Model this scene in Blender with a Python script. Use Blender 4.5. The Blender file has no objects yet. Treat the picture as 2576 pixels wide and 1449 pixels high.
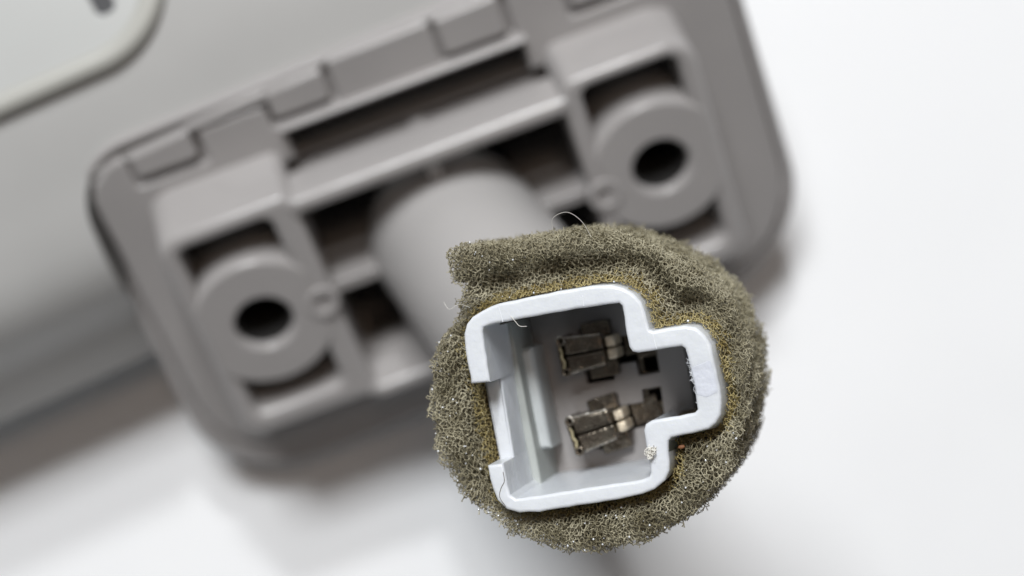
import bpy, bmesh, math, random
import numpy as np
from mathutils import Vector, Matrix

random.seed(7)
rng = np.random.default_rng(7)
S = 0.001                      # every length below is in millimetres
R = math.radians
scn = bpy.context.scene

# ------------------------------------------------------------------ camera
CAM_H = 165.0
cam_d = bpy.data.cameras.new("camera")
cam = bpy.data.objects.new("camera", cam_d)
scn.collection.objects.link(cam)
cam.location = (0, 0, CAM_H * S)
cam_d.sensor_width = 36
cam_d.lens = 67.5
cam_d.clip_start = 0.005
cam_d.clip_end = 10
cam_d.dof.use_dof = True
cam_d.dof.focus_distance = 0.0905
cam_d.dof.aperture_fstop = 28
scn.camera = cam

# ------------------------------------------------------------------ room light
w = bpy.data.worlds.new("World")
scn.world = w
w.use_nodes = True
bg = w.node_tree.nodes["Background"]
bg.inputs[0].default_value = (0.93, 0.96, 1.0, 1)
bg.inputs[1].default_value = 0.095


def lamp(name, loc, target, size, power, col=(1, 1, 1), size_y=None):
    d = bpy.data.lights.new(name, 'AREA')
    d.shape = 'RECTANGLE'
    d.size = size * S
    d.size_y = (size_y or size) * S
    d.energy = power
    d.color = col
    o = bpy.data.objects.new(name, d)
    scn.collection.objects.link(o)
    o.location = Vector(loc) * S
    o.rotation_euler = (Vector(target) - Vector(loc)).to_track_quat('-Z', 'Y').to_euler()
    return o


lamp("ceiling_lamp", (-125, 320, 640), (0, 0, 25), 190, 3.75, (0.955, 0.978, 1.0), 150)
lamp("ceiling_lamp", (-80, 560, 640), (0, 0, 25), 60, 2.4, (0.965, 0.985, 1.0), 60)
lamp("ceiling_lamp", (40, 120, 720), (0, 0, 25), 150, 0.32, (1, 0.72, 0.52), 110)

scn.view_settings.view_transform = 'Standard'
scn.view_settings.look = 'None'
scn.view_settings.exposure = 0.07
scn.view_settings.gamma = 1
scn.render.engine = 'CYCLES'
scn.cycles.max_bounces = 8
scn.cycles.use_denoising = True

# ------------------------------------------------------------------ materials


def material(name, col, rough=0.5, var=0.06, scale=900, bump=0.0, bump_scale=3000, metallic=0.0,
             sss=0.0, sss_r=(0.0012, 0.0012, 0.001), spec=0.5, col2=None, coat=0.0):
    m = bpy.data.materials.new(name)
    m.use_nodes = True
    nt = m.node_tree
    p = nt.nodes["Principled BSDF"]
    p.inputs["Roughness"].default_value = rough
    p.inputs["Metallic"].default_value = metallic
    p.inputs["Specular IOR Level"].default_value = spec
    if sss:
        p.inputs["Subsurface Weight"].default_value = sss
        p.inputs["Subsurface Radius"].default_value = sss_r
        p.inputs["Subsurface Scale"].default_value = 1.0
    if coat:
        p.inputs["Coat Weight"].default_value = coat
    tc = nt.nodes.new("ShaderNodeTexCoord")
    n = nt.nodes.new("ShaderNodeTexNoise")
    n.inputs["Scale"].default_value = scale
    n.inputs["Detail"].default_value = 5
    nt.links.new(tc.outputs["Object"], n.inputs["Vector"])
    r = nt.nodes.new("ShaderNodeValToRGB")
    c2 = col2 or tuple(min(1, c * (1 + var)) for c in col)
    c1 = col if col2 else tuple(c * (1 - var) for c in col)
    r.color_ramp.elements[0].position = 0.35
    r.color_ramp.elements[1].position = 0.68
    r.color_ramp.elements[0].color = (*c1, 1)
    r.color_ramp.elements[1].color = (*c2, 1)
    nt.links.new(n.outputs["Fac"], r.inputs["Fac"])
    nt.links.new(r.outputs["Color"], p.inputs["Base Color"])
    if bump:
        n2 = nt.nodes.new("ShaderNodeTexNoise")
        n2.inputs["Scale"].default_value = bump_scale
        n2.inputs["Detail"].default_value = 3
        nt.links.new(tc.outputs["Object"], n2.inputs["Vector"])
        b = nt.nodes.new("ShaderNodeBump")
        b.inputs["Strength"].default_value = bump
        b.inputs["Distance"].default_value = 0.0001
        nt.links.new(n2.outputs["Fac"], b.inputs["Height"])
        nt.links.new(b.outputs["Normal"], p.inputs["Normal"])
    return m


M_TABLE = material("white_table", (0.84, 0.845, 0.85), 0.6, 0.02, 40)
M_SHELL = material("light_grey_plastic", (0.405, 0.40, 0.388), 0.42, 0.025, 120, 0.15, 5000)
M_PLATE = material("grey_plastic", (0.355, 0.338, 0.33), 0.2, 0.03, 150, 0.15, 4500)
M_SHAFT = material("pale_grey_plastic", (0.41, 0.395, 0.385), 0.38, 0.02, 150, 0.1, 4000)
M_RIDGE = material("ivory_grey_plastic", (0.43, 0.425, 0.39), 0.3, 0.02, 120)
M_LENS = material("off_white_plastic", (0.47, 0.475, 0.46), 0.3, 0.02, 120)
M_DARK = material("dark_slot_shade", (0.065, 0.065, 0.068), 0.7)
M_NYLON = material("white_nylon", (0.70, 0.725, 0.755), 0.28, 0.03, 700, 0.35, 2200, sss=0.25, spec=0.45)
M_GUIDE_SHADE = material("shaded_guide_nylon", (0.56, 0.59, 0.59), 0.35, 0.03, 500, 0.2, 2500)  # white nylon toned down for the shade inside the socket
M_LEDGE = material("shaded_ledge_nylon", (0.38, 0.40, 0.38), 0.4, 0.03, 500, 0.2, 2500)  # same nylon, darker still: shade on the left ledge put into the colour
M_SCUFF = material("scuffed_nylon", (0.68, 0.71, 0.77), 0.45, 0.05, 2500, 0.35, 3500, sss=0.3)
M_FLOOR = material("shaded_nylon_floor", (0.33, 0.31, 0.30), 0.5, 0.04, 500, 0.2, 2500)  # nylon darkened to carry the shade at the socket bottom
M_BRONZE = material("tarnished_bronze", (0.13, 0.105, 0.08), 0.25, 0.35, 1500, 0.8, 2600, metallic=0.85, col2=(0.19, 0.165, 0.13))
M_CONTACT = material("worn_contact_metal", (0.72, 0.62, 0.47), 0.42, 0.2, 4000, 0.6, 7000, metallic=0.35)
M_EDGE = material("silvery_highlight_metal", (0.42, 0.40, 0.36), 0.3, 0.4, 6000, 0.5, 6000, metallic=0.8)
M_GOLD = material("scraped_gold_metal", (0.6, 0.52, 0.32), 0.35, 0.3, 5000, 0.6, 7000, metallic=0.6)
M_BLACK = material("deep_shade_black", (0.012, 0.011, 0.010), 0.8)
M_FOAM = material("olive_brown_foam", (0.215, 0.188, 0.115), 0.42, 0.2, 700, col2=(0.50, 0.46, 0.33), spec=0.4)
M_GLUE = material("yellow_glue_foam", (0.24, 0.18, 0.06), 0.35, 0.2, 900, col2=(0.50, 0.42, 0.20), spec=0.6)
M_CORE = material("foam_core_brown", (0.13, 0.10, 0.055), 0.9, 0.3, 2500)
M_GLINT = material("glint_white", (0.85, 0.87, 0.9), 0.08, 0.02, spec=1.0)
M_LINT = material("pale_lint", (0.72, 0.70, 0.64), 0.7)
M_HAIR = material("dark_hair", (0.10, 0.08, 0.06), 0.5)
M_RUST = material("orange_speck", (0.30, 0.13, 0.06), 0.6)

# ------------------------------------------------------------------ frames


class Frame:
    def __init__(s, o, x, y, z):
        s.o, s.x, s.y, s.z = (np.array(a, float) for a in (o, x, y, z))
        s.m = np.stack([s.x, s.y, s.z])

    def w(s, p):
        return s.o + np.asarray(p, float) @ s.m

    def inv(s, p):
        return (np.asarray(p, float) - s.o) @ s.m.T


def unit(v):
    v = np.array(v, float)
    return v / np.linalg.norm(v)


K = 48 / 2576 / 90
TZ = 23.0                                     # height of the table top
# mounting plate: x along the plate, y across it (up the slope), z out of it
t, a = R(35), R(20.5)
BU = np.array([math.cos(a), math.sin(a), 0])
BV = np.array([math.sin(a) * math.cos(t), -math.cos(a) * math.cos(t), -math.sin(t)])
BN = np.array([math.sin(a) * math.sin(t), -math.cos(a) * math.sin(t), math.cos(t)])
FB = Frame((-3.18, 1.66, 40.0), BU, -BV, BN)
# connector: z is its axis, pointing out of the open end
tau, r_ = R(14), R(11)
X0 = np.array([math.cos(r_), math.sin(r_), 0])
CY = np.array([-math.sin(r_), math.cos(r_), 0])
ZZ = np.array([0, 0, 1.0])
CX = math.cos(tau) * X0 + math.sin(tau) * ZZ
CZ = math.cos(tau) * ZZ - math.sin(tau) * X0
FC = Frame((3.58, -5.14, 75.0), CX, CY, CZ)

# ------------------------------------------------------------------ object helpers


def new_obj(name, verts_w, faces, mat, parent=None, sharp=35, mats=None, midx=None):
    off = np.array(parent_loc(parent)) if parent else np.zeros(3)
    me = bpy.data.meshes.new(name)
    v = (np.asarray(verts_w, float) - off) * S
    me.from_pydata(v.tolist(), [], [tuple(f) for f in faces])
    me.validate()
    for mm in (mats or [mat]):
        me.materials.append(mm)
    if midx is not None:
        me.polygons.foreach_set("material_index", midx)
    me.polygons.foreach_set("use_smooth", [True] * len(me.polygons))
    if sharp:
        me.set_sharp_from_angle(angle=R(sharp))
    me.update()
    o = bpy.data.objects.new(name, me)
    scn.collection.objects.link(o)
    if parent:
        o.parent = parent
    return o


def parent_loc(p):
    q = np.zeros(3)
    while p is not None:
        q += np.array(p.location) / S
        p = p.parent
    return q


def thing(name, label, cat, loc, group=None):
    o = bpy.data.objects.new(name, None)
    o.empty_display_size = 0.004
    scn.collection.objects.link(o)
    o.location = Vector(loc) * S
    o["label"] = label
    o["category"] = cat
    if group:
        o["group"] = group
    return o


def tag(o, label, cat):
    o["label"] = label
    o["category"] = cat
    return o


def extrude(outline, holes, z0, z1, bev=0.2, res=3):
    """solid prism with holes and rounded edges, in local millimetres"""
    c = bpy.data.curves.new("c", 'CURVE')
    c.dimensions = '2D'
    c.fill_mode = 'BOTH'
    for pts in [outline] + list(holes):
        sp = c.splines.new('POLY')
        sp.points.add(len(pts) - 1)
        for p, q in zip(sp.points, pts):
            p.co = (q[0], q[1], 0, 1)
        sp.use_cyclic_u = True
    h = (z1 - z0) / 2
    c.extrude = max(h - bev, 0.001)
    c.bevel_depth = bev
    c.bevel_resolution = res
    c.offset = -bev
    o = bpy.data.objects.new("c", c)
    scn.collection.objects.link(o)
    dg = bpy.context.evaluated_depsgraph_get()
    me = bpy.data.meshes.new_from_object(o.evaluated_get(dg))
    v = np.empty(len(me.vertices) * 3)
    me.vertices.foreach_get("co", v)
    v = v.reshape(-1, 3)
    v[:, 2] += (z0 + z1) / 2
    f = [tuple(p.vertices) for p in me.polygons]
    bpy.data.objects.remove(o)
    bpy.data.curves.remove(c)
    bpy.data.meshes.remove(me)
    return v, f


def solid(name, frame, outline, holes, z0, z1, mat, parent, bev=0.2, fn=None, res=3):
    v, f = extrude(outline, holes, z0, z1, bev, res)
    if fn:
        v = fn(v)
    vw_ = frame.w(v)
    vw_[:, 2] = np.maximum(vw_[:, 2], TZ + 0.05)        # nothing sinks into the table
    return new_obj(name, vw_, f, mat, parent)


def rounded(pts, rad, n=6):
    """polygon corners rounded; rad a number or a list"""
    out = []
    N = len(pts)
    for i in range(N):
        r = rad[i] if isinstance(rad, (list, tuple)) else rad
        p = np.array(pts[i], float)
        a_, b_ = np.array(pts[i - 1], float) - p, np.array(pts[(i + 1) % N], float) - p
        la, lb = np.linalg.norm(a_), np.linalg.norm(b_)
        a_, b_ = a_ / la, b_ / lb
        cosang = max(-0.9999, min(0.9999, float(a_ @ b_)))
        ang = math.acos(cosang)
        if r <= 0 or ang > 3.1:
            out.append(tuple(p))
            continue
        d = min(r / math.tan(ang / 2), la * 0.49, lb * 0.49)
        rr = d * math.tan(ang / 2)
        c = p + unit(a_ + b_) * rr / math.sin(ang / 2)
        s, e = p + a_ * d, p + b_ * d
        t0 = math.atan2(*(s - c)[::-1])
        t1 = math.atan2(*(e - c)[::-1])
        dt = (t1 - t0 + math.pi) % (2 * math.pi) - math.pi
        for k in range(n + 1):
            q = t0 + dt * k / n
            out.append((c[0] + rr * math.cos(q), c[1] + rr * math.sin(q)))
    return out


def rect(x0, y0, x1, y1, r=0.0, n=5):
    p = [(x0, y0), (x1, y0), (x1, y1), (x0, y1)]
    return rounded(p, r, n) if r else p


def circle(cx, cy, r, n=40):
    return [(cx + r * math.cos(2 * math.pi * k / n), cy + r * math.sin(2 * math.pi * k / n)) for k in range(n)]


def tube(pts, rad, n=6, caps=True):
    """swept tube through world points; rad number or list"""
    P = np.array(pts, float)
    m = len(P)
    rr = np.full(m, rad) if np.isscalar(rad) else np.array(rad)
    T = np.gradient(P, axis=0)
    T /= np.linalg.norm(T, axis=1)[:, None]
    up = np.array([0.31, 0.2, 0.93])
    V, F = [], []
    nrm = unit(np.cross(T[0], up))
    for i in range(m):
        nrm = unit(nrm - T[i] * (nrm @ T[i]))
        b = np.cross(T[i], nrm)
        for k in range(n):
            q = 2 * math.pi * k / n
            V.append(P[i] + rr[i] * (math.cos(q) * nrm + math.sin(q) * b))
    for i in range(m - 1):
        for k in range(n):
            k2 = (k + 1) % n
            F.append((i * n + k, i * n + k2, (i + 1) * n + k2, (i + 1) * n + k))
    if caps:
        F.append(tuple(range(n))[::-1])
        F.append(tuple(range((m - 1) * n, m * n)))
    return V, F


def smooth_path(pts, n=8):
    P = [np.array(p, float) for p in pts]
    P = [2 * P[0] - P[1]] + P + [2 * P[-1] - P[-2]]
    out = []
    for i in range(1, len(P) - 2):
        for k in range(n):
            s = k / n
            out.append(0.5 * ((2 * P[i]) + (-P[i - 1] + P[i + 1]) * s + (2 * P[i - 1] - 5 * P[i] + 4 * P[i + 1] - P[i + 2]) * s * s
                              + (-P[i - 1] + 3 * P[i] - 3 * P[i + 1] + P[i + 2]) * s ** 3))
    out.append(P[-2])
    return out


# ------------------------------------------------------------------ table
v = [(-900, -900, TZ), (900, -900, TZ), (900, 900, TZ), (-900, 900, TZ)]
tb = new_obj("table", v, [(0, 1, 2, 3)], M_TABLE, None, sharp=None)
tb["kind"] = "structure"

# ------------------------------------------------------------------ the grey plastic housing
H = thing("plastic_housing", "grey plastic housing with screw-boss mounting end lying blurred on the white table",
          "plastic housing", (-20, 5, TZ))

E1 = np.array([math.cos(R(24.5)), math.sin(R(24.5)), 0])
E2 = np.array([math.sin(R(24.5)), -math.cos(R(24.5)), 0])


def u_to_e(u, s, z):
    base = E2 * s + np.array([0, 0, z])
    return ((u - (base - FB.o) @ FB.x) / (E1 @ FB.x))


ctrl = [(-75, 45.2), (-60, 45.1), (-45, 44.8), (-34, 44.3), (-27, 43.9), (-22, 43.4), (-17.6, 42.6), (-15, 42.1), (-13, 41.5), (-11.5, 40.6), (-10.3, 39.2), (-9.4, 36.9)]
prof_top = [tuple(p) for p in smooth_path(ctrl, 5)]
k_seam = min(range(len(prof_top)), key=lambda i: abs(prof_top[i][0] + 17.6))
prof_low = [(-9.2, 36.0), (-8.2, 34.6), (-6.6, 32.8), (-6.2, 32.0), (-6.6, 31.0), (-10, 28.5), (-14, TZ + 1.2), (-19, TZ + .02), (-75, TZ + .02)]
full = prof_top + prof_low
short = prof_top[:k_seam + 1] + [(-17.6, 38), (-17.6, TZ + .02)]
V, F = [], []


def shell_pt(s, z, u=None, x=None):
    e = x if x is not None else u_to_e(u, s, z)
    V.append(tuple(E1 * e + E2 * s + np.array([0, 0, z])))
    return len(V) - 1


colA = [shell_pt(s, z, x=-95) for s, z in full]


def end_u(s, z):
    """where the shell dives under the rounded corner of the collar"""
    if s < -18.2:
        return -16.4
    u = -21.75
    for _ in range(6):
        p = FB.inv(E2 * s + np.array([0, 0, z]) + E1 * u_to_e(u, s, z))
        y = min(max(p[1] - 9.6, 0.0), 4.1)
        u = max(-21.75, -17.4 - math.sqrt(4.3 ** 2 - y * y) + 0.25)
    return u


colB = [shell_pt(s, z, u=end_u(s, z)) for s, z in full]
colC = [shell_pt(s, z, u=21.6) for s, z in short]
for i in range(len(full) - 1):
    F.append((colA[i], colA[i + 1], colB[i + 1], colB[i]))
for i in range(k_seam):
    F.append((colB[i], colB[i + 1], colC[i + 1], colC[i]))
extra = [shell_pt(s, z, u=-16.4) for s, z in short[k_seam + 1:]]
lowB = [colB[k_seam]] + extra
for i in range(len(lowB) - 1):
    F.append((lowB[i], lowB[i + 1], colC[k_seam + 1 + i], colC[k_seam + i]))
F.append(tuple(colA)[::-1])
F.append(tuple(colC))
F.append(tuple(colB[k_seam:]) + (extra[-1],) + tuple(extra[:-1][::-1]))
new_obj("housing_shell", V, F, M_SHELL, H, sharp=40)
SEAM = [FB.inv(E2 * -17.6 + np.array([0, 0, 42.6]) + E1 * e) for e in (-22, -10, 0, 10)]
print("seam in plate coordinates", [tuple(np.round(p, 2)) for p in SEAM])

# collar round the plate (part of the shell)
collar_o = rounded([(-21.7, 13.9), (22.9, 15.4), (23.9, -13.8), (-22.1, -15.7)], [4.3, 6.0, 8, 7], 10)
collar_i = rounded([(-21.1, 13.5), (22.2, 15.0), (23.1, -12.6), (-21.1, -13.4)], [3.9, 5.5, 7.5, 6.5], 10)


def taper(v):
    v = v.copy()
    k = np.clip((-5.0 - v[:, 2]) / 10, 0, 1.2)
    v[:, 1] += np.where(v[:, 1] < 0, 4.2 * k, 0)
    v[:, 0] *= 1 - 0.03 * k
    return v


solid("collar", FB, collar_o, [collar_i], -14.5, -5.5, M_PLATE, H, bev=0.35, fn=taper)

# mounting plate: flange with castellated top edge (v is down, so y = -v)
tabs_u = [(-17.5, -13.3), (-8.0, -4.1), (3.6, 7.9), (12.2, 17.0)]
edge = []
base_top = lambda u: 13.2 + 0.045 * (u + 17)
for (ua, ub) in tabs_u:
    lo = 11.35 if ua > -10 else 10.75
    hi = 13.0 if ua < -10 else 14.35
    edge += [(ua - 0.3, base_top(ua) + (0.0 if ua < -10 else 0.5)), (ua - 0.3, lo), (ub + 0.45, lo), (ub + 0.45, (13.1 if ub < -10 else 14.6 + .02 * ub))]
edge[5 - 1] = (-8.3, 13.1)
flange = [(-20.75, -12.8), (-20.75, 10.8)] + [(-20.3, 11.9), (-19.0, 12.9)] + edge + [(19.2, 14.6), (21.3, 12.9), (22.1, 9.5), (22.8, -12.4)]
rads = [6.0, 1.6, 1.0, 0.6] + [0.35] * len(edge) + [1.5, 1.8, 3.0, 7.0]
flange_pts = rounded(flange, rads, 6)
# groove opening behind the rail, and the block openings
groove = rect(-7.7, 8.32, 8.5, 11.1, 0.4)
open_M = rounded([(-8.5, -7), (9.4, -7), (9.4, 8.7), (8.5, 8.75), (8.5, 11.1), (-7.7, 11.1), (-7.7, 8.75), (-8.5, 8.7)], [.5, .5, .1, .1, .4, .4, .1, .1], 4)
win_L = rect(-16.5, -5.8, -10.3, 8.2, 0.7)
win_M = rect(-8.5, -7.0, 9.4, 7.8, 0.5)
win_R = rect(10.7, -5.8, 17.1, 9.0, 0.8)
plate = solid("mounting_plate", FB, flange_pts, [open_M, win_L, win_R], -7.2, -5.0, M_PLATE, H, bev=0.22)
block = rounded([(-17.7, -7.4), (-9.3, -7.4), (-8.3, -8.1), (9.6, -8.1), (10.4, -7.4), (18.3, -7.4), (18.3, 9.9), (10.0, 9.9), (9.4, 9.0), (9.4, -7.0),
                 (-8.5, -7.0), (-8.5, 8.8), (-9.1, 9.3), (-17.7, 9.3)],
                [1.6, 0.8, 0.3, 0.3, 0.8, 1.6, 1.9, 0.9, 0.6, 0.5, 0.5, 0.6, 0.5, 1.6], 6)


def draft(v):
    v = v.copy()
    k = np.clip(-v[:, 2] / 5, 0, 1.5)
    edge_y = (v[:, 1] > 8.3) & ((v[:, 0] < -8.3) | (v[:, 0] > 9.2))
    v[:, 1] += np.where(edge_y, np.where(v[:, 0] < 0, 1.1, 0.45) * k, 0)
    v[:, 0] += np.where(v[:, 0] > 17.7, 0.5 * k, 0) - np.where(v[:, 0] < -17.1, 0.3 * k, 0)
    return v


solid("socket_base", FB, rounded([(-21.3, 13.6), (22.4, 15.1), (23.3, -12.8), (-21.3, -13.6)], [4.0, 5.5, 7.5, 6.5], 10),
      [groove, rect(-17.2, -7, 17.8, 8.3, .3)], -8.6, -5.95, M_PLATE, H, bev=0.05)
blk = solid("mounting_block", FB, block, [win_L, win_R], -15, 0, M_PLATE, H, bev=0.45, fn=draft)
# floor coloured black for the shade deep in the hollow plate
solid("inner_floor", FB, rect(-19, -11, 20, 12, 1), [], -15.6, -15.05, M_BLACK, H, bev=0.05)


def clipx(pts, x0, x1):
    return [(min(max(p[0], x0), x1), p[1]) for p in pts]


for cx, cy, xa, xb in ((-13.4, 1.05, -17.3, -9.6), (14.2, 1.65, 10.2, 17.9)):
    o = solid("screw_boss", FB, clipx(circle(cx, cy, 4.75, 72), xa, xb), [circle(cx, cy, 1.9, 40)], -15, 0.12, M_PLATE, H, bev=0.3)
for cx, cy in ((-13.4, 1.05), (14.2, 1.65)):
    solid("hole_shade", FB, circle(cx, cy, 1.98, 40), [circle(cx, cy, 1.72, 40)], -15, -0.55, M_BLACK, H, bev=0.05)  # black ring added to darken the hole wall in place of shade
solid("rail", FB, rect(-9.0, 7.62, 9.9, 8.92, 0.1), [], -3.5, 0.14, M_PLATE, H, bev=0.6, res=8)
solid("light_baffle", FB, rect(-8.7, 5.2, 9.6, 7.6), [], -15, -4.4, M_PLATE, H, bev=0.08)  # added, hidden under the rail: blocks light leaking into the middle opening
# raised lip along the far side of the groove
solid("groove_lip", FB, rect(-8.0, 11.18, 8.8, 11.55, 0.1), [], -7.0, -4.25, M_PLATE, H, bev=0.17)
for cx, cy in ((-9.4, 1.0), (10.2, 1.1)):
    solid("pin_mark", FB, circle(cx, cy, 1.15, 28), [circle(cx, cy, 0.7, 24)], -0.5, 0.25, M_PLATE, H, bev=0.08)
# ribs between the dividing walls and the shaft
solid("rib", FB, rect(-8.9, 0.1, -4.3, 1.0), [], -15, -1.6, M_PLATE, H, bev=0.15)
solid("rib", FB, rect(5.2, 0.1, 9.8, 1.0), [], -15, -1.6, M_PLATE, H, bev=0.15)
solid("rib", FB, rect(-0.1, 5.0, 0.9, 7.9), [], -15, -1.3, M_PLATE, H, bev=0.15)
solid("rib", FB, rect(-5.2, -7.6, -4.4, -4.0), [], -15, -4.5, M_PLATE, H, bev=0.15)
# interlocking shell tabs over the plate edge
for (ua, ub), t0_, t1_ in zip(tabs_u, (13.1, 14.0, 14.6, 14.9), (13.5, 14.2, 14.75, 15.0)):
    solid("shell_tab", FB, rounded([(ua, 11.95 - .6 * (ua < -10)), (ub, 11.95 - .6 * (ua < -10)), (ub, t1_), (ua, t0_)], [0.45, 0.45, .2, .2], 5), [], -8.5, -4.85, M_PLATE, H, bev=0.25)
solid("seam_rail", FB, rounded([(-13.5, 13.25), (-7.9, 13.35), (-7.9, 14.15), (-13.5, 13.6)], 0.1, 3), [], -9, -4.9, M_PLATE, H, bev=0.15)
# small notch block under the lower edge
solid("lower_lip", FB, rounded([(-7.0, -13.6), (12, -13.6), (12, -9.5), (-7.0, -9.5)], 0.5, 4), [], -13.5, -9.0, M_PLATE, H, bev=0.3)

# pivot shaft rising from the centre towards the connector
ax = unit(BN + 0.19 * BU)
c0 = FB.w((0.0, 0.0, -4)) - ax * 9
prof = [(0, 3.2), (4, 3.4), (5, 3.9), (6, 4.6), (7.2, 5.3), (8.4, 5.7), (9.6, 5.8), (15, 5.7), (20, 5.6), (27, 5.3), (32, 5.0), (35.0, 4.6), (35.6, 4.0)]
V, F = [], []
ex = unit(np.cross(ax, (0, 1, 0)))
ey = np.cross(ax, ex)
n = 72
for d, r in prof:
    for k in range(n):
        q = 2 * math.pi * k / n
        V.append(c0 + ax * d + r * (math.cos(q) * ex + math.sin(q) * ey))
for i in range(len(prof) - 1):
    for k in range(n):
        k2 = (k + 1) % n
        F.append((i * n + k, (i * n + k2), (i + 1) * n + k2, (i + 1) * n + k))
F.append(tuple(range((len(prof) - 1) * n, len(prof) * n)))
new_obj("pivot_shaft", V, F, M_SHAFT, H)

# lens frame, upper left: rounded ridge, panel inside it, dark slot
FS = Frame(E1 * 0 + np.array([0, 0, 44.0]), E1, -E2, ZZ)
tiltz = lambda v: v
fr_o = rounded([(-90, 24.0), (-11.1, 22.9), (-11.1, 62), (-90, 62)], [0, 6.5, 3, 3], 14)
fr_i = rounded([(-88, 25.5), (-12.8, 24.5), (-12.8, 60), (-88, 60)], [0, 5.0, 3, 3], 14)
lf = solid("lens_frame", FS, fr_o, [fr_i], -1.5, 0.6, M_RIDGE, H, bev=0.7, res=6)
slot = rounded([(-16.6, 26.2), (-15.3, 26.3), (-15.4, 34), (-16.9, 34)], 0.5, 6)
solid("lens_panel", FS, rounded([(-89, 24.9), (-12.2, 23.8), (-12.2, 61), (-89, 61)], [0, 5.8, 3, 3], 12), [slot], -1.0, 0.35, M_LENS, H, bev=0.1)
solid("slot_shade", FS, rounded([(-17.4, 24.6), (-15.2, 24.6), (-15.2, 35), (-17.6, 35)], 0.5, 6), [], -0.1, 0.06, M_DARK, H, bev=0.02)  # thin dark sheet stands in for the shade down in the slot

# ------------------------------------------------------------------ white connector
C = thing("connector", "white two-pin plastic connector with stepped rim, ringed by brown foam", "connector", FC.w((0, 0, -12)))
outer = [(-5.47, 1.61), (-5.47, 3.13), (-5.36, 4.0), (-5.14, 4.45), (-4.8, 4.72), (-4.31, 4.92), (-3.78, 5.08), (-3.39, 5.12), (-1.76, 5.15), (-0.14, 5.16),
         (1.45, 5.10), (2.1, 4.98), (2.62, 4.76), (3.04, 4.38), (3.32, 3.95), (3.42, 3.45), (3.42, 2.95), (3.47, 2.6), (3.62, 2.52), (4.3, 2.52), (5.14, 2.5),
         (5.62, 2.32), (5.96, 1.92), (6.13, 1.4), (6.15, 0.93), (6.15, 0.2), (6.18, -0.52), (6.12, -1.29), (5.96, -1.85), (5.7, -2.2), (5.31, -2.4),
         (4.54, -2.47), (3.5, -2.5), (3.32, -2.62), (3.25, -3.15), (3.13, -4.0), (2.84, -4.42), (2.28, -4.74), (1.62, -4.89), (0.2, -4.95), (-1.94, -4.92),
         (-3.37, -4.92), (-4.37, -4.8), (-4.95, -4.55), (-5.3, -4.05), (-5.43, -3.52), (-5.47, -3.0), (-5.47, -2.35)]
inner = [(-4.55, 1.55), (-4.45, 3.98), (-4.36, 4.16), (-3.99, 4.22), (-1.94, 4.22), (0.21, 4.19), (2.28, 4.1), (2.41, 3.95), (2.39, 3.38), (2.35, 2.65),
         (2.36, 2.0), (2.48, 1.75), (2.72, 1.64), (3.39, 1.63), (4.80, 1.60), (4.93, 1.46), (4.98, 0.93), (5.01, 0.19), (5.01, -0.57), (4.95, -1.45),
         (4.80, -1.56), (4.07, -1.57), (2.77, -1.56), (2.44, -1.69), (2.28, -1.95), (2.26, -2.7), (2.24, -3.95), (2.1, -4.14), (1.75, -4.22), (-0.36, -4.18),
         (-3.22, -4.16), (-4.40, -4.12), (-4.64, -3.9), (-4.68, -3.4), (-4.68, -2.35)]


def dens(p, step=0.35):
    out = []
    for i in range(len(p) - 1):
        a_, b_ = np.array(p[i]), np.array(p[i + 1])
        k = max(1, int(np.linalg.norm(b_ - a_) / step))
        for j in range(k):
            out.append(tuple(a_ + (b_ - a_) * j / k))
    out.append(p[-1])
    return out


def wob(p, amp):
    return [(x + amp * (math.sin(x * 3.1 + y * 5.7) + 0.6 * math.sin(y * 9.1 - x * 7.3)), y + amp * (math.sin(x * 4.7 - y * 2.9) + 0.6 * math.sin(x * 8.3 + y * 6.1))) for x, y in p]


ring = wob(dens(outer), 0.012) + wob(dens(inner), 0.009)[::-1]


def undercut(v):
    """the lower step wall and the right wall lean outwards behind the rim"""
    v = v.copy()
    deep = v[:, 2] < -6
    m = deep & (v[:, 1] < -1.3) & (v[:, 1] > -2.75) & (v[:, 0] > 2.35) & (v[:, 0] < 6.4)
    v[m, 1] -= 1.15
    return v


solid("connector_housing", FC, ring, [], -12, 0, M_NYLON, C, bev=0.15, res=4, fn=undercut)
# scuffed facet and parting line on the rim
solid("scuff", FC, rounded([(5.04, 0.55), (5.08, -0.1), (5.06, -0.75), (5.5, -0.95), (6.08, -0.8), (6.06, 0.1), (6.02, 0.75), (5.5, 0.62)], 0.12, 3), [], -0.3, 0.012, M_SCUFF, C, bev=0.03, res=1)
for x0, y0, x1, y1 in ((-3.36, 4.24, -3.44, 5.06), (0.62, 4.25, 0.66, 4.75), (3.62, 1.68, 3.58, 2.3)):
    V, F = tube([FC.w((x0 + (x1 - x0) * q, y0 + (y1 - y0) * q, 0.0)) for q in (0, .25, .5, .75, 1)], 0.02, 6)
    new_obj("parting_line", V, F, M_GLINT, C)  # near-white material puts the line's glint into its colour
# lower wall across the notch on the left side
solid("notch_wall", FC, rounded([(-5.45, -2.55), (-4.70, -2.55), (-4.58, 1.8), (-5.45, 1.8)], 0.03, 2), [], -11.9, -2.3, M_NYLON, C, bev=0.12)
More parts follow.
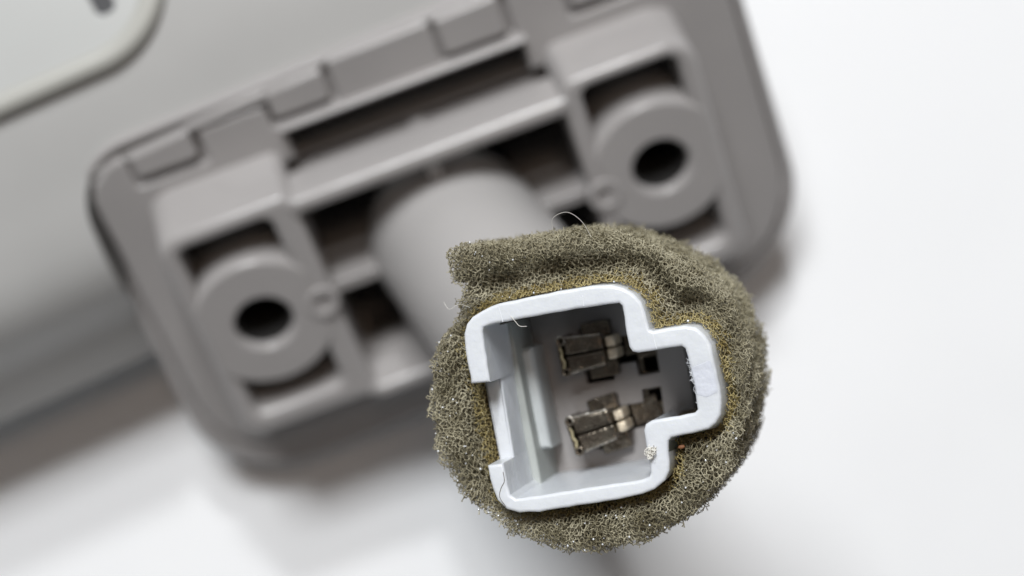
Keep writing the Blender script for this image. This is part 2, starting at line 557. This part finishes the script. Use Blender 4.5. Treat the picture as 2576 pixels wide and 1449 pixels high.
# socket floor with the two terminal cavities
T1h = [(-2.75, 0.85), (-1.9, 0.85), (-1.9, 0.12), (-0.42, 0.1), (-0.40, 0.85), (0.80, 0.80), (0.84, 0.06), (1.95, 0.05), (2.0, 1.5), (1.0, 2.2), (-0.35, 2.24),
       (-0.35, 2.85), (-1.8, 2.95), (-1.8, 2.75), (-2.75, 2.75)]
T2h = [(-3.05, -3.25), (-1.9, -3.25), (-1.9, -3.36), (-0.5, -3.36), (-0.45, -2.62), (0.7, -2.55), (0.85, -2.35), (1.75, -2.35), (1.86, -0.66), (0.86, -0.66),
       (0.80, -1.3), (-0.42, -1.3), (-0.42, -0.65), (-1.84, -0.67), (-1.84, -1.35), (-3.05, -1.45)]
floor_o = [(-5.0, 4.7), (2.9, 4.6), (2.9, 2.1), (3.42, 2.1), (3.38, -2.3), (2.8, -2.3), (2.8, -4.6), (-5.0, -4.6)]
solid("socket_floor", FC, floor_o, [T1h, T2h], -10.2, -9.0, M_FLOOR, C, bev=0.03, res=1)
solid("cavity_back", FC, rect(-4.5, -4.4, 5.3, 4.4), [], -11.8, -11.3, M_BLACK, C, bev=0.02)  # black in place of the shade deep in the cavities and right-hand gap
# stepped rails moulded on the left inner wall
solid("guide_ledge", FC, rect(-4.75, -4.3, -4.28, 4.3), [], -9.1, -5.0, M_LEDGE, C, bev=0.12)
solid("guide_ridge", FC, rect(-4.75, -2.6, -3.75, 2.6), [], -9.1, -6.2, M_GUIDE_SHADE, C, bev=0.42, res=5)


def box_pts(x0, y0, x1, y1):
    return [(x0, y0), (x1, y0), (x1, y1), (x0, y1)]


def ellipsoid(c, r, fr, nu=16, nv=10):
    V, F = [], []
    for i in range(nv + 1):
        th = math.pi * i / nv
        for k in range(nu):
            ph = 2 * math.pi * k / nu
            sx = math.sin(th)
            V.append((c[0] + r[0] * sx * math.cos(ph), c[1] + r[1] * sx * math.sin(ph), c[2] + r[2] * math.cos(th)))
    for i in range(nv):
        for k in range(nu):
            k2 = (k + 1) % nu
            F.append((i * nu + k, (i + 1) * nu + k, (i + 1) * nu + k2, i * nu + k2))
    return fr.w(V), F


def terminal(ox, oy, rot, splay):
    """ox, oy: centre of the crimped barrel at its top (z about -6.6)"""
    cr, sr = math.cos(rot), math.sin(rot)
    fr = Frame(FC.w((ox, oy, -6.6)), cr * CX + sr * CY, -sr * CX + cr * CY, CZ)

    def lean(v):
        v = v.copy()
        v[:, 1] += splay * (-1.0 - v[:, 0]) * (v[:, 0] < 0) * 0.35 * np.sign(v[:, 1] + 1e-9) * 0
        return v
    root = solid("terminal", fr, rounded([(-1.05, 0.03), (0.95, 0.03), (0.95, 0.78), (-1.05, 0.95)], [0.08, 0.05, 0.2, 0.3]), [], -4.2, 0, M_BRONZE, C, bev=0.14)
    solid("barrel_half", fr, rounded([(-1.05, -0.95), (0.95, -0.78), (0.95, -0.03), (-1.05, -0.03)], [0.3, 0.2, 0.05, 0.08]), [], -4.2, -0.05, M_BRONZE, root, bev=0.14)
    # wings of the crimp, lower down
    solid("wing", fr, rect(-0.35, 0.6, 1.15, 1.42, 0.1), [], -4.2, -1.6, M_BRONZE, root, bev=0.08)
    solid("wing", fr, rect(-0.30, -1.48, 1.20, -0.6, 0.1), [], -4.2, -1.6, M_BRONZE, root, bev=0.08)
    # rolled edge at the left end
    for s in (0.78, -0.80):
        solid("rolled_edge", fr, circle(-1.12, s, 0.24, 20), [circle(-1.12, s, 0.12, 14)], -3.5, 0.12, M_BRONZE, root, bev=0.04)
    solid("end_plate", fr, rounded([(-1.36, -0.85), (-1.16, -0.85), (-1.18, 0.8), (-1.36, 0.8)], .05, 2), [], -3.5, 0.05, M_BRONZE, root, bev=0.05)
    # scraped bright streak on the end
    pts = [(-1.22, 0.45, .08), (-1.15, 0.2, .12), (-1.2, -0.05, .12), (-1.1, -0.3, .11), (-1.2, -0.6, .08)]
    P = [fr.w(p) for p in pts]
    V, F = tube(smooth_path(P, 4), [0.035 + 0.05 * abs(math.sin(i * 1.7)) for i in range(17)], 6)
    new_obj("scraped_edge", V, F, M_GOLD, root)
    # thin bright tubes added as highlights along the edges of the stamped strip
    for y0, y1, z in ((0.93, 0.78, -0.02), (-0.93, -0.76, -0.07)):
        V, F = tube([fr.w((-1.0 + 1.9 * q, y0 + (y1 - y0) * q, z)) for q in (0, .3, .6, 1)], 0.035, 6)
        new_obj("edge_highlight", V, F, M_EDGE, root)
    V, F = tube(smooth_path([fr.w(p) for p in ((-1.38, 0.8, 0.1), (-1.22, 1.04, 0.1), (-0.98, 0.98, 0.1), (-0.9, 0.76, 0.1), (-1.1, 0.6, 0.08))], 4), 0.03, 6)
    new_obj("edge_highlight", V, F, M_EDGE, root)
    # pair of contact tips
    for s in (0.31, -0.31):
        solid("contact_tip", fr, rect(1.02, s - 0.27, 1.55, s + 0.27, 0.13), [], -2.2, -0.35, M_CONTACT, root, bev=0.16, res=5)
    # spring arm running to the right
    solid("spring_arm", fr, rounded([(1.5, -0.66), (3.0, -0.62), (3.0, 0.66), (1.5, 0.66)], 0.05, 2), [], -3.4, -2.6, M_BRONZE, root, bev=0.08)
    return root


terminal(-1.18, 1.84, R(0), 0)
terminal(-1.42, -2.06, R(8), 1)
# square frames of the cavities at the right
for x0, y0, x1, y1, hx0, hy0, hx1, hy1 in ((0.86, 0.1, 1.92, 1.9, 1.12, 0.16, 1.86, 0.95), (0.88, -2.3, 1.78, -0.7, 1.08, -1.45, 1.72, -0.76)):
    solid("cavity_frame", FC, box_pts(x0, y0, x1, y1), [box_pts(hx0, hy0, hx1, hy1)], -10.6, -9.5, M_BRONZE, C, bev=0.03, res=1)

# the two leads that run from the back of the connector into the hollow shaft
for dx in (-1.1, 1.1):
    e_ = c0 + ax * 35.4 + ex * dx
    p_ = [FC.w((-0.6 + dx, 0, -11.6)), FC.w((-0.6 + dx, 0, -13.2)), e_ + ax * 2.0, e_, e_ - ax * 1.0]
    V, F = tube(smooth_path(p_, 6), 0.75, 12)
    new_obj("wire", V, F, M_SHAFT, C)

# ------------------------------------------------------------------ open-cell foam
P0 = np.array([(-5.42, 8.24), (-4.13, 8.12), (-2.17, 8.0), (-.19, 8.0), (1.0, 7.85), (2.4, 7.4), (4.2, 6.4), (5.7, 5.1), (6.7, 3.8), (7.25, 2.16), (7.4, .32), (7.2, -1.3),
               (6.7, -2.9), (5.95, -4.3), (5.0, -5.3), (4, -6.12), (2.5, -6.83), (.88, -7.3), (-1.28, -7.39), (-2.44, -7.3), (-3.89, -6.6), (-5.13, -5.82), (-6.15, -4.88),
               (-6.98, -3.97), (-7.5, -3), (-7.9, -2.2), (-8.15, -1.4), (-8.12, 0), (-8.0, 1.3), (-7.54, 2.8), (-7.0, 3.9), (-6.0, 4.84), (-5.4, 5.88), (-5.3, 6.4), (-5.94, 6.68)])
PH = np.array(outer)


def inside(pts, poly):
    x, y = pts[:, 0], pts[:, 1]
    res = np.zeros(len(pts), bool)
    n = len(poly)
    for i in range(n):
        x1, y1 = poly[i]
        x2, y2 = poly[(i + 1) % n]
        c = ((y1 > y) != (y2 > y))
        if y1 == y2:
            continue
        xi = (x2 - x1) * (y - y1) / (y2 - y1) + x1
        res ^= c & (x < xi)
    return res


def dist(pts, poly):
    d = np.full(len(pts), 1e9)
    n = len(poly)
    for i in range(n):
        a_, b_ = poly[i], poly[(i + 1) % n]
        ab = b_ - a_
        tt = np.clip(((pts - a_) @ ab) / (ab @ ab), 0, 1)
        d = np.minimum(d, np.linalg.norm(pts - (a_ + tt[:, None] * ab), axis=1))
    return d


FOAM_L = 11.0


def smoothstep(x, a_, b_):
    q = np.clip((x - a_) / (b_ - a_), 0, 1)
    return q * q * (3 - 2 * q)


def front_height(xy, do, di):
    ang = np.degrees(np.arctan2(xy[:, 1], xy[:, 0]))
    upper = smoothstep(ang, -8, 25) * (1 - smoothstep(ang, 118, 135))
    rr = 0.7 - 0.5 * smoothstep(ang, 105, 116) * (1 - smoothstep(ang, 128, 136)) + 1.5 * smoothstep(ang, -40, 30) * (1 - smoothstep(ang, 95, 120))
    rnd = rr - np.sqrt(np.maximum(rr ** 2 - np.maximum(rr - do, 0) ** 2, 0))
    crease = 1.6 * np.exp(-((di - 1.0) / 0.6) ** 2) * upper
    crease2 = 1.0 * np.exp(-((di - 0.25) / 0.45) ** 2) * (1 - upper)
    lump = 0.18 * np.sin(xy[:, 0] * 1.3 + 1) * np.sin(xy[:, 1] * 1.7) + 0.12 * np.sin(xy[:, 0] * 3.1 + xy[:, 1] * 2.3)
    return -0.45 - rnd - crease - crease2 + lump + 0.25 * upper * smoothstep(di, 1.3, 2.2)


def foam_mask(p):
    xy = p[:, :2]
    q = xy + 0.09 * np.stack([np.sin(xy[:, 1] * 7.7 + p[:, 2] * 3), np.sin(xy[:, 0] * 8.3 + p[:, 2] * 4.1)], 1) + 0.12 * np.stack([np.sin(p[:, 1] * 2.7 + p[:, 2]), np.sin(p[:, 0] * 2.9 + p[:, 2] * 1.3)], 1)
    ok = inside(q, P0) & (p[:, 2] > -FOAM_L) & (p[:, 2] < 0.6)
    idx = np.nonzero(ok)[0]
    do = dist(q[idx], P0)
    di = np.where(inside(xy[idx], PH), -1, 1) * dist(xy[idx], PH)
    fh = front_height(xy[idx], do, di)
    keep = (di > 0.04) & (p[idx, 2] < fh) & ((p[idx, 2] > fh - 1.5) | (do < 1.35))
    m = np.zeros(len(p), bool)
    m[idx[keep]] = True
    dd = np.full(len(p), 9.0)
    dd[idx] = di
    return m, dd


def build_foam(a_cell=0.425):
    A = a_cell
    # kelvin-cell lattice in units of A/4, turned off the axes and warped
    Lx = 11
    nmax = int(Lx / A) + 2
    g = np.arange(-nmax, nmax + 1)
    ii = np.stack(np.meshgrid(g, g, g, indexing='ij'), -1).reshape(-1, 3) * 4
    cells = np.concatenate([ii, ii + 2])
    qm = np.array(Matrix.Rotation(0.63, 3, Vector((0.4, 1, 0.7)).normalized()))
    cpos = (cells * (A / 4)) @ qm.T + np.array([0, 0, -FOAM_L / 2])
    bb = (np.abs(cpos[:, 0]) < 9.2) & (np.abs(cpos[:, 1]) < 9.2) & (cpos[:, 2] > -FOAM_L - 1) & (cpos[:, 2] < 1.2)
    cells = cells[bb]
    vt = set()
    from itertools import permutations
    for perm in permutations((0, 1, 2)):
        for s1 in (1, -1):
            for s2 in (1, -1):
                b0 = [0, s1 * 1, s2 * 2]
                vt.add(tuple(b0[perm[i]] for i in range(3)))
    vt = np.array(sorted(vt))
    et = [(i, j) for i in range(24) for j in range(i + 1, 24) if abs(((vt[i] - vt[j]) ** 2).sum() - 2) < 1e-6]
    allv = (cells[:, None, :] + vt[None]).reshape(-1, 3)
    key = ((allv[:, 0] + 512) * 1024 + allv[:, 1] + 512) * 1024 + allv[:, 2] + 512
    uk, first, invk = np.unique(key, return_index=True, return_inverse=True)
    V = allv[first] * (A / 4)
    idx = invk.reshape(-1, 24)
    ed = np.concatenate([idx[:, [i, j]] for i, j in et])
    ed.sort(axis=1)
    ed = np.unique(ed[:, 0] * (len(V) + 1) + ed[:, 1])
    ed = np.stack([ed // (len(V) + 1), ed % (len(V) + 1)], 1)
    P = V @ qm.T + np.array([0, 0, -FOAM_L / 2])
    # warp
    for f_, am in ((1.1, 0.3), (2.7, 0.12), (5.0, 0.03)):
        ph = rng.uniform(0, 6.28, 9)
        x, y, z = P.T
        P = P + am * np.stack([np.sin(f_ * y + ph[0]) * np.cos(f_ * z + ph[1]), np.sin(f_ * z + ph[2]) * np.cos(f_ * x + ph[3]), np.sin(f_ * x + ph[4]) * np.cos(f_ * y + ph[5])], 1)
    P = P + rng.normal(0, 0.027, P.shape)
    m, dd = foam_mask(P)
    keep = m[ed[:, 0]] & m[ed[:, 1]] | ((m[ed[:, 0]] | m[ed[:, 1]]) & (rng.random(len(ed)) < 0.12))
    keep &= rng.random(len(ed)) < 0.97
    # never let a dangling strut run into the connector wall
    both = (dd[ed[:, 0]] > 0.02) & (dd[ed[:, 1]] > 0.02)
    ed = ed[keep & both]
    # struts: 3-sided, thick at the nodes, thin and bent in the middle
    p0, p1 = P[ed[:, 0]], P[ed[:, 1]]
    nE = len(ed)
    d = p1 - p0
    L = np.linalg.norm(d, axis=1)[:, None] + 1e-9
    tdir = d / L
    ref = rng.normal(size=(nE, 3))
    n1 = np.cross(tdir, ref)
    n1 /= np.linalg.norm(n1, axis=1)[:, None]
    n2 = np.cross(tdir, n1)
    mid = (p0 + p1) / 2 + n1 * rng.normal(0, 0.025, (nE, 1))
    r_end = rng.uniform(0.025, 0.042, (nE, 1))
    r_mid = r_end * rng.uniform(0.5, 0.75, (nE, 1))
    rings = []
    for c, rr in ((p0, r_end), (mid, r_mid), (p1, r_end)):
        for k in range(3):
            q = 2 * math.pi * k / 3
            rings.append(c + rr * (math.cos(q) * n1 + math.sin(q) * n2))
    VV = np.stack(rings, 1).reshape(-1, 3)
    base = (np.arange(nE) * 9)[:, None]
    quads = []
    for s in (0, 3):
        for k in range(3):
            k2 = (k + 1) % 3
            quads.append(np.concatenate([base + s + k, base + s + k2, base + s + 3 + k2, base + s + 3 + k], 1))
    Q = np.stack(quads, 1).reshape(-1, 4)
    glue = (dd[ed].min(axis=1) + rng.normal(0, 0.12, nE)) < 0.42
    mi = np.repeat(glue.astype(np.int32), 6)
    return VV, Q, mi, P[m]


FO = thing("foam_wrap", "olive-brown open-cell foam strip wrapped round the white connector, ragged cut tab at its upper left", "foam strip", FC.w((0, 0, -11)))
VV, Q, mi, FP = build_foam()
vw = (FC.w(VV) - parent_loc(FO)) * S
me = bpy.data.meshes.new("foam_cells")
me.vertices.add(len(vw))
me.vertices.foreach_set("co", vw.astype(np.float32).ravel())
me.loops.add(Q.size)
me.loops.foreach_set("vertex_index", Q.astype(np.int32).ravel())
me.polygons.add(len(Q))
me.polygons.foreach_set("loop_start", np.arange(0, Q.size, 4, dtype=np.int32))
me.polygons.foreach_set("material_index", mi)
me.polygons.foreach_set("use_smooth", np.ones(len(Q), bool))
me.materials.append(M_FOAM)
me.materials.append(M_GLUE)
me.update(calc_edges=True)
o = bpy.data.objects.new("foam_cells", me)
scn.collection.objects.link(o)
o.parent = FO
o["kind"] = "stuff"
print("foam faces", len(Q))

# solid inner layer of the strip, hidden below the open cells
cen = P0.mean(axis=0)
core = []
n = len(P0)
for i in range(n):
    a_, b_, c_ = P0[i - 1], P0[i], P0[(i + 1) % n]
    tdir = unit(c_ - a_)
    nrm = np.array([-tdir[1], tdir[0]])
    if nrm @ (cen - b_) < 0:
        nrm = -nrm
    core.append(tuple(b_ + nrm * 1.2))
core = [p for p in core if not (p[0] < -3.6 and p[1] > 5.2)]
ccore = core
hole = [(x * 1.0, y * 1.0) for x, y in [(-5.2, -4.7), (-5.2, 4.7), (3.0, 4.7), (3.0, 2.2), (5.6, 2.2), (5.6, -2.1), (2.8, -2.1), (2.8, -4.7)]]
solid("foam_core", FC, ccore, [hole], -10.8, -3.3, M_CORE, FO, bev=0.1, res=1)

# tiny bright solids that stand in for glints in the foam
sel = FP[rng.choice(len(FP), 90, replace=False)]
top = FP[FP[:, 2] > -1.2]
sel = top[rng.choice(len(top), 110, replace=False)]
V, F = [], []
for p in sel:
    s = random.uniform(0.03, 0.075)
    b0 = len(V)
    for dx, dy, dz in ((1, 0, 0), (-1, 0, 0), (0, 1, 0), (0, -1, 0), (0, 0, 1), (0, 0, -1)):
        V.append(p + s * np.array([dx * random.uniform(.7, 1.2), dy * random.uniform(.7, 1.2), dz]) + np.array([0, 0, 0.05]))
    for f in ((0, 2, 4), (2, 1, 4), (1, 3, 4), (3, 0, 4), (2, 0, 5), (1, 2, 5), (3, 1, 5), (0, 3, 5)):
        F.append(tuple(b0 + q for q in f))
g_ = new_obj("foam_glint", FC.w(V), F, M_GLINT, FO, sharp=None)
g_["kind"] = "stuff"


# ------------------------------------------------------------------ loose fibres and lint
def fibre(name, pts, rad, mat, label, cat):
    P = smooth_path([FC.w(p) for p in pts], 8)
    V, F = tube(P, rad, 6)
    o = new_obj(name, V, F, mat, None)
    return tag(o, label, cat)


fibre("fibre", [(-0.5, 7.9, -1.6), (-0.3, 8.6, -1.2), (0.5, 8.75, -0.9), (1.1, 8.2, -0.9), (1.35, 7.4, -1.2)], 0.010, M_LINT,
      "fine pale fibre arching off the top edge of the brown foam", "fibre")
fibre("fibre", [(-2.95, 4.45, 0.02), (-2.75, 4.15, 0.05), (-2.6, 3.9, 0.0), (-2.3, 3.82, -0.1)], 0.015, M_LINT,
      "short white plastic thread curling inward from the upper rim of the connector", "fibre")
fibre("fibre", [(-6.3, 5.7, -0.9), (-6.0, 5.3, -0.6), (-5.5, 5.45, -0.6), (-5.0, 5.2, -0.7)], 0.010, M_LINT,
      "tiny white fibre sticking out below the ragged foam tab", "fibre")
fibre("hair", [(-4.75, -2.75, 0.03), (-4.78, -3.2, 0.03), (-5.0, -3.5, 0.03), (-5.15, -3.9, 0.02), (-4.95, -4.4, 0.02)], 0.014, M_HAIR,
      "thin brown hair lying on the lower left corner of the connector rim", "hair")
# lint tuft on the lower right rim
V, F = [], []
for k in range(26):
    p = np.array([2.45, -2.95, 0.12]) + rng.normal(0, 0.12, 3) * np.array([1, 1, .6])
    pts = [p]
    d = rng.normal(size=3)
    for j in range(5):
        d = unit(d + rng.normal(0, 0.9, 3) - (pts[-1] - np.array([2.45, -2.95, 0.15])) * 3.0)
        pts.append(pts[-1] + d * 0.13)
    P = smooth_path([FC.w(q) for q in pts], 4)
    vv, ff = tube(P, 0.022, 5)
    b0 = len(V)
    V += vv
    F += [tuple(b0 + q for q in f) for f in ff]
tag(new_obj("lint_tuft", V, F, M_LINT, None), "curled off-white lint tuft on the lower right rim of the connector", "lint")
# frayed plastic burrs on the right inner edge
V, F = [], []
for k in range(26):
    y = random.uniform(-1.2, 1.0)
    p = np.array([5.05 + random.uniform(-0.02, .05), y, -0.05])
    pts = [p, p + (-0.05, random.uniform(-.1, .1), 0.02), p + (-random.uniform(0.08, 0.2), random.uniform(-.2, .2), 0.0)]
    vv, ff = tube(smooth_path([FC.w(q) for q in pts], 3), 0.012, 5)
    b0 = len(V)
    V += vv
    F += [tuple(b0 + q for q in f) for f in ff]
new_obj("burr_fringe", V, F, M_NYLON, C)["kind"] = "stuff"
V, F = ellipsoid((3.72, -3.1, -1.0), (0.17, 0.10, 0.08), FC)
tag(new_obj("orange_speck", V, F, M_RUST, None), "tiny orange speck in the foam beside the connector's lower right step", "speck")
